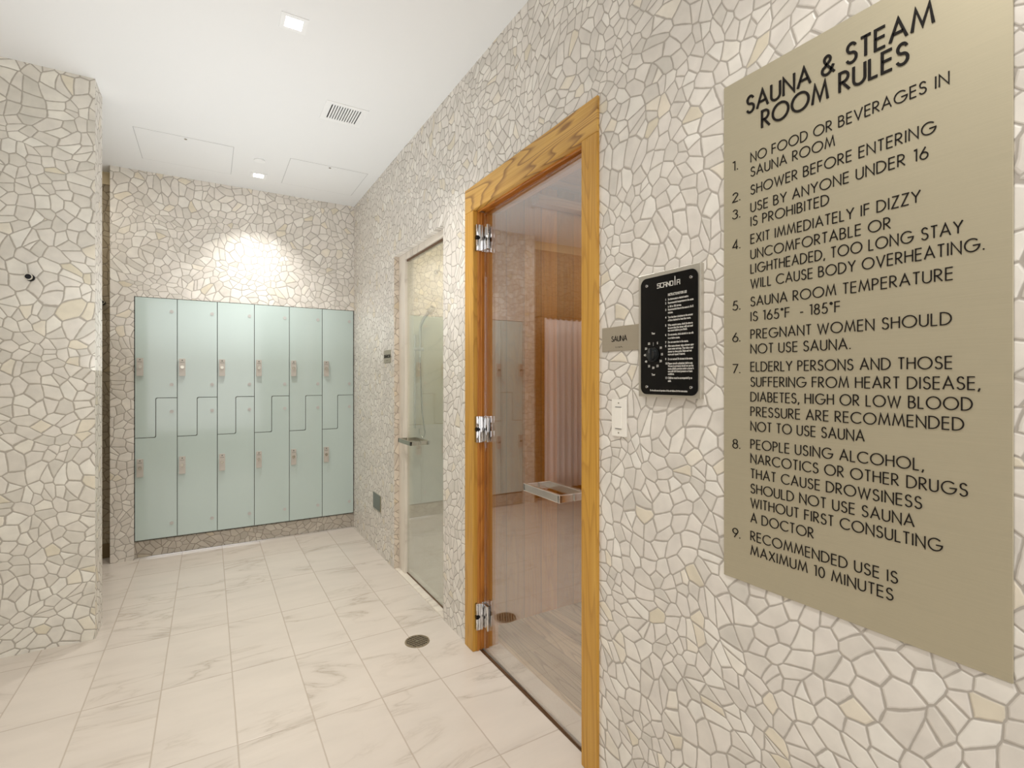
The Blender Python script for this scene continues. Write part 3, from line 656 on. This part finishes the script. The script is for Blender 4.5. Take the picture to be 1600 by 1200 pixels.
child('braille', bm, M['ink'], t)

# access plate low on the wall
t = thing('wall_access_plate', 'dark grey steel access plate low on the side wall', 'plate', (RW, 3.73, .37))
bm = B(); fr = .006
for a in ((3.620, 3.836, .426, .432), (3.620, 3.836, .306, .312), (3.620, 3.626, .312, .426), (3.830, 3.836, .312, .426)): box(bm, RW-.004, RW-.0002, *a, .0004, 1)
child('frame', bm, M['silver'], t)
bm = B(); box(bm, RW-.0025, RW-.0003, 3.645, 3.830, .312, .426); child('cover', bm, M['steel'], t)
bm = B(); box(bm, RW-.0035, RW-.0003, 3.626, 3.645, .312, .426); child('edge_strip', bm, M['brass'], t, label='brass edge strip')

# light switch
t = thing('light_switch', 'white rocker light switch beside the sauna door', 'light switch', (RW, 1.1505, 1.16))
bm = B(); prism(bm, rrect(1.120, 1.181, 1.105, 1.217, .003, 3), lambda a, b, d: (d, a, b), RW-.0055, RW-.0003); child('plate', bm, M['plastic'], t)
bm = B(); box(bm, RW-.0075, RW-.0050, 1.136, 1.1655, 1.129, 1.193, .001); child('rocker', bm, M['plastic'], t)
bm = B(); box(bm, RW-.0078, RW-.0058, 1.138, 1.1635, 1.1925, 1.1945); child('rocker_gap', bm, M['grey_ink'], t); bm = B(); box(bm, RW-.0078, RW-.0058, 1.138, 1.1635, 1.1275, 1.1295); child('rocker_gap', bm, M['grey_ink'], t)
for z in (1.206, 1.116):
    bm = B(); cyl(bm, (RW-.0050, 1.1505, z), (RW-.0066, 1.1505, z), .0022, 10); child('screw', bm, M['nickel'], t)

# ------------------------------------------------------------------ sauna control panel
t = thing('control_panel', 'black sauna control panel with timer dial in a steel box', 'control panel', (RW, .95, 1.40))
PXX = RW-.014
bm = B(); box(bm, PXX, RW-.0003, .846, 1.059, 1.229, 1.571, .0015); child('steel_box', bm, M['silver'], t)
bm = B(); prism(bm, rrect(.8535, 1.0485, 1.236, 1.559, .020, 6), lambda a, b, d: (d, a, b), PXX-.0018, PXX+.001); fp = child('faceplate', bm, M['black'], t, label='gloss black faceplate')
FX = PXX-.0018
for y, z in ((1.025, 1.538), (.8735, 1.538), (.8735, 1.257), (1.025, 1.257)):
    bm = B(); cyl(bm, (FX+.0005, y, z), (FX-.0022, y, z), .0046, 18, .0036); sc_ = child('screw', bm, M['chrome'], t, True)
    bm = B(); cyl(bm, (FX-.002, y, z), (FX-.0026, y, z), .0018, 6); child('screw_socket', bm, M['black'], sc_)
# logo: squared letters with a flame over the I
def poly_text(bm, glyphs, y0, z0, cap, step, stroke):
    x = 0
    for ch, lines in glyphs:
        for ln in lines:
            for (ax, ay), (bx, by) in zip(ln[:-1], ln[1:]):
                a = Vector((x+ax*step*.82, ay*cap)); b = Vector((x+bx*step*.82, by*cap)); d = (b-a).normalized(); nn = Vector((-d.y, d.x))*stroke/2; e = d*stroke/2
                prism(bm, [tuple(a-e+nn), tuple(a-e-nn), tuple(b+e-nn), tuple(b+e+nn)], lambda u, v, q: (FX-q, y0-u, z0+v), 0, .0006)
        x += step
bm = B()
LG = [('S', [[(1, 1), (0, 1), (0, .5), (1, .5), (1, 0), (0, 0)]]), ('C', [[(1, 1), (0, 1), (0, 0), (1, 0)]]), ('A', [[(0, 0), (0, 1), (1, 1), (1, 0)], [(0, .45), (1, .45)]]),
      ('N', [[(0, 0), (0, 1), (1, 0), (1, 1)]]), ('D', [[(0, 0), (0, 1), (1, 1), (1, 0), (0, 0)]]), ('I', [[(.5, 0), (.5, 1.9)]]), ('A', [[(0, 0), (0, 1), (1, 1), (1, 0)], [(0, .45), (1, .45)]])]
poly_text(bm, LG, .9865, 1.5265, .0115, .0113, .0022); child('logo', bm, M['white_ink'], fp, label='white maker name across the top')
# printed instructions in small type (a font object turned into a mesh)
def print_text(bm, s, y_left, z, size, width=None):
    cu = bpy.data.curves.new('t', 'FONT'); cu.body = s; cu.size = size; cu.extrude = 0; cu.resolution_u = 2; cu.offset = size*.03
    ob = bpy.data.objects.new('t', cu); COL.objects.link(ob)
    dg = bpy.context.evaluated_depsgraph_get(); dg.update(); me = bpy.data.meshes.new_from_object(ob.evaluated_get(dg))
    k_ = 1.0
    if width and me.vertices: k_ = width/max(v.co.x for v in me.vertices)
    for v in me.vertices: v.co = Vector((FX-.0004, y_left-v.co.x*k_, z+v.co.y))
    bm.from_mesh(me); bpy.data.objects.remove(ob); bpy.data.curves.remove(cu); bpy.data.meshes.remove(me)
bm = B()
print_text(bm, "INSTRUCTIONS FOR USE", .949, 1.5000, .0095, .062)
ROWS = [(1.4885, '1', "Set thermostat to desired setting.", .068), (1.4790, '2', "Recommended temperature in the sauna", .083), (1.4690, '', "is 160 to 185 degrees.", .045), (1.4610, '3', "Recommended time in the sauna is 10-15", .083), (1.4530, '', "minutes.", .017),
 (1.4405, '4', "Turn the timer clockwise to the amount", .081), (1.4325, '', "of time desired to heat the room.", .075), (1.4195, '5', "When entering sauna, check the time to", .081), (1.4120, '', "be sure that the timer will not end", .081), (1.4050, '', "too soon before you finish.", .064),
 (1.3940, '6', "Do not smoke, drink alcohol or use oils", .083), (1.3850, '', "in or before sauna.", .040), (1.3740, '7', "Do not exercise in the sauna.", .067),
 (1.3640, '8', "After sauna shower, take a shower using", .084), (1.3565, '', "warm water and soap. Then take a cool", .082), (1.3490, '', "shower to close pores. Relax and rest", .078), (1.3415, '', "more and repeat if desired.", .057),
 (1.3290, '9', "Do not exceed 30 minutes in the sauna.", .081), (1.3175, '10', "Please consult a physician before use.", .081), (1.3105, '', "Women in pregnancy should not use the", .083), (1.3035, '', "sauna; elderly persons under a doctor's", .084), (1.2965, '', "care with high blood pressure or heart", .080), (1.2895, '', "conditions.", .021),
 (1.2790, '11', "Children must be accompanied by an", .079), (1.2710, '', "adult.", .011)]
for z, nn, s_, wd in ROWS:
    if nn: print_text(bm, nn, .9585, z, .0078)
    print_text(bm, s_, .949, z, .0078, wd)
print_text(bm, "For the safe use and operation of this unit follow all of the instructions", 1.013, 1.2450, .0070, .128)
child('instructions', bm, M['white_ink'], fp, label='small white printed instructions')
DY, DZ = 1.001, 1.3455
bm = B(); print_text(bm, "Timer", DY+.0065, 1.4015, .0080, .013); print_text(bm, "Timer", DY+.0065, 1.2880, .0080, .013)
child('dial_caption', bm, M['white_ink'], fp)
for i in range(1, 12):
    bm = B()
    a = PI/2-i*2*PI/12; s_ = str(i*5); print_text(bm, s_, DY-.031*math.cos(a)+(.0045 if i > 1 else .0025), DZ+.036*math.sin(a)-.003, .0085)
    child('dial_number', bm, M['white_ink'], fp, label='white minute number '+s_)
bm = B(); cyl(bm, (FX+.0005, DY, DZ), (FX-.004, DY, DZ), .0200, 36); cyl(bm, (FX-.004, DY, DZ), (FX-.013, DY, DZ), .0160, 36, .0145)
box(bm, FX-.017, FX-.010, DY-.0035, DY+.0035, DZ-.017, DZ+.017, .001); kn = child('timer_knob', bm, M['knob'], t, True, label='black round timer knob')
bm = B(); box(bm, FX-.0005-.0002, FX, DY-.001, DY+.001, DZ+.024, DZ+.034); box(bm, FX-.0175, FX-.0168, DY-.0008, DY+.0008, DZ+.004, DZ+.016); child('pointer', bm, M['grey_ink'], kn)

# ------------------------------------------------------------------ robe hooks
def hook(x, y, z, label):
    t = thing('robe_hook', label, 'hook', (x, y, z), group='round robe hooks')
    bm = B(); cyl(bm, (x, y-.0003, z), (x, y-.006, z), .0165, 28); child('mount', bm, M['knob'], t, True)
    bm = B(); cyl(bm, (x, y-.006, z), (x, y-.032, z), .007, 20); child('stem', bm, M['knob'], t, True)
    bm = B(); cyl(bm, (x, y-.030, z), (x, y-.038, z), .0155, 28); kb = child('knob_ring', bm, M['nickel'], t, True, label='nickel rim')
    bm = B(); cyl(bm, (x, y-.0375, z), (x, y-.0395, z), .0115, 28); child('knob_face', bm, M['black'], kb, True, label='black knob face')
hook(-.716, 3.19, 1.750, 'round black robe hook on the left mosaic partition')
hook(-.650, 4.60, 1.820, 'small dark robe hook in the narrow gap behind the partition')

# ------------------------------------------------------------------ shower fittings
t = thing('hand_shower', 'chrome hand shower on its slide bar inside the steam shower', 'shower', (1.44, 3.95, .9))
YS = 3.925
bm = B(); cyl(bm, (1.415, YS-.035, .88), (1.415, YS-.035, 1.63), .009, 16)
for z in (.92, 1.58): cyl(bm, (1.415, YS-.035, z), (1.415, YS+.02, z), .011, 16)
child('slide_bar', bm, M['chrome'], t, True)
bm = B(); box(bm, 1.395, 1.485, YS-.06, YS-.02, 1.50, 1.53, .006); child('bracket', bm, M['chrome'], t, True)
bm = B(); tube(bm, [(1.455, YS-.05, 1.45), (1.455, YS-.05, 1.60), (1.456, YS-.055, 1.70), (1.475, YS-.08, 1.76), (1.51, YS-.11, 1.82)], [.009, .010, .012, .014, .015], 14)
hd = child('handset', bm, M['chrome'], t, True)
bm = B(); cyl(bm, (1.515, YS-.115, 1.835), (1.53, YS-.13, 1.82), .035, 24); child('spray_head', bm, M['chrome'], hd, True)
bm = B(); tube(bm, [(1.455, YS-.05, 1.45), (1.462, YS-.05, 1.25), (1.475, YS-.045, 1.0), (1.50, YS-.045, .84), (1.49, YS-.03, .80), (1.47, YS, .83), (1.47, YS+.012, .87)], .006, 10); child('hose', bm, M['nickel'], t, True)
t = thing('wall_valve', 'small cross-handled valve high inside the steam shower', 'valve', (1.62, 3.95, 2.16))
bm = B(); cyl(bm, (1.62, 3.9497, 2.165), (1.62, 3.935, 2.165), .018, 24); cyl(bm, (1.62, 3.935, 2.165), (1.62, 3.88, 2.165), .007, 16); child('body', bm, M['nickel'], t, True)
bm = B()
for a in (90, 215, 330): cyl(bm, (1.62, 3.882, 2.165), (1.62+.042*math.cos(math.radians(a)), 3.882, 2.165+.042*math.sin(math.radians(a))), .005, 10)
child('handle', bm, M['nickel'], t, True)

# ------------------------------------------------------------------ curtain in the alcove (mirrored in the sauna door glass)
t = thing('shower_curtain', 'pale curtain with scalloped top, mirrored in the sauna door glass', 'curtain', (-1.08, 4.47, 0))
bm = B(); n = 150; rows = 10; grid = []
for j in range(rows+1):
    row = []
    for i in range(n+1):
        u = i/n; x = -1.435+u*.70; fold = .016*math.sin(u*2*PI*9+.4*math.sin(u*17))*(1-.25*j/rows)
        z = .11+1.80*j/rows + (.009*math.cos(u*2*PI*10) if j == rows else 0)
        row.append(bm.verts.new((x, 4.47+fold, z)))
    grid.append(row)
for j in range(rows):
    for i in range(n): bm.faces.new((grid[j][i], grid[j][i+1], grid[j+1][i+1], grid[j+1][i]))
c_ = child('cloth', bm, M['curtain'], t, True); md = c_.modifiers.new('thickness', 'SOLIDIFY'); md.thickness = .0015
bm = B(); cyl(bm, (-1.45, 4.47, 1.935), (-.70, 4.47, 1.935), .010, 16); cyl(bm, (-.70, 4.47, 1.935), (-.70, 4.60, 1.935), .010, 16); child('rod', bm, M['nickel'], t, True)
for i in range(10):
    x = -1.41+i*.072; bm = B(); tube(bm, [(x, 4.47+.014*math.cos(2*PI*q/12), 1.925+.018*math.sin(2*PI*q/12)) for q in range(13)], .0018, 6); child('ring', bm, M['nickel'], t, True)
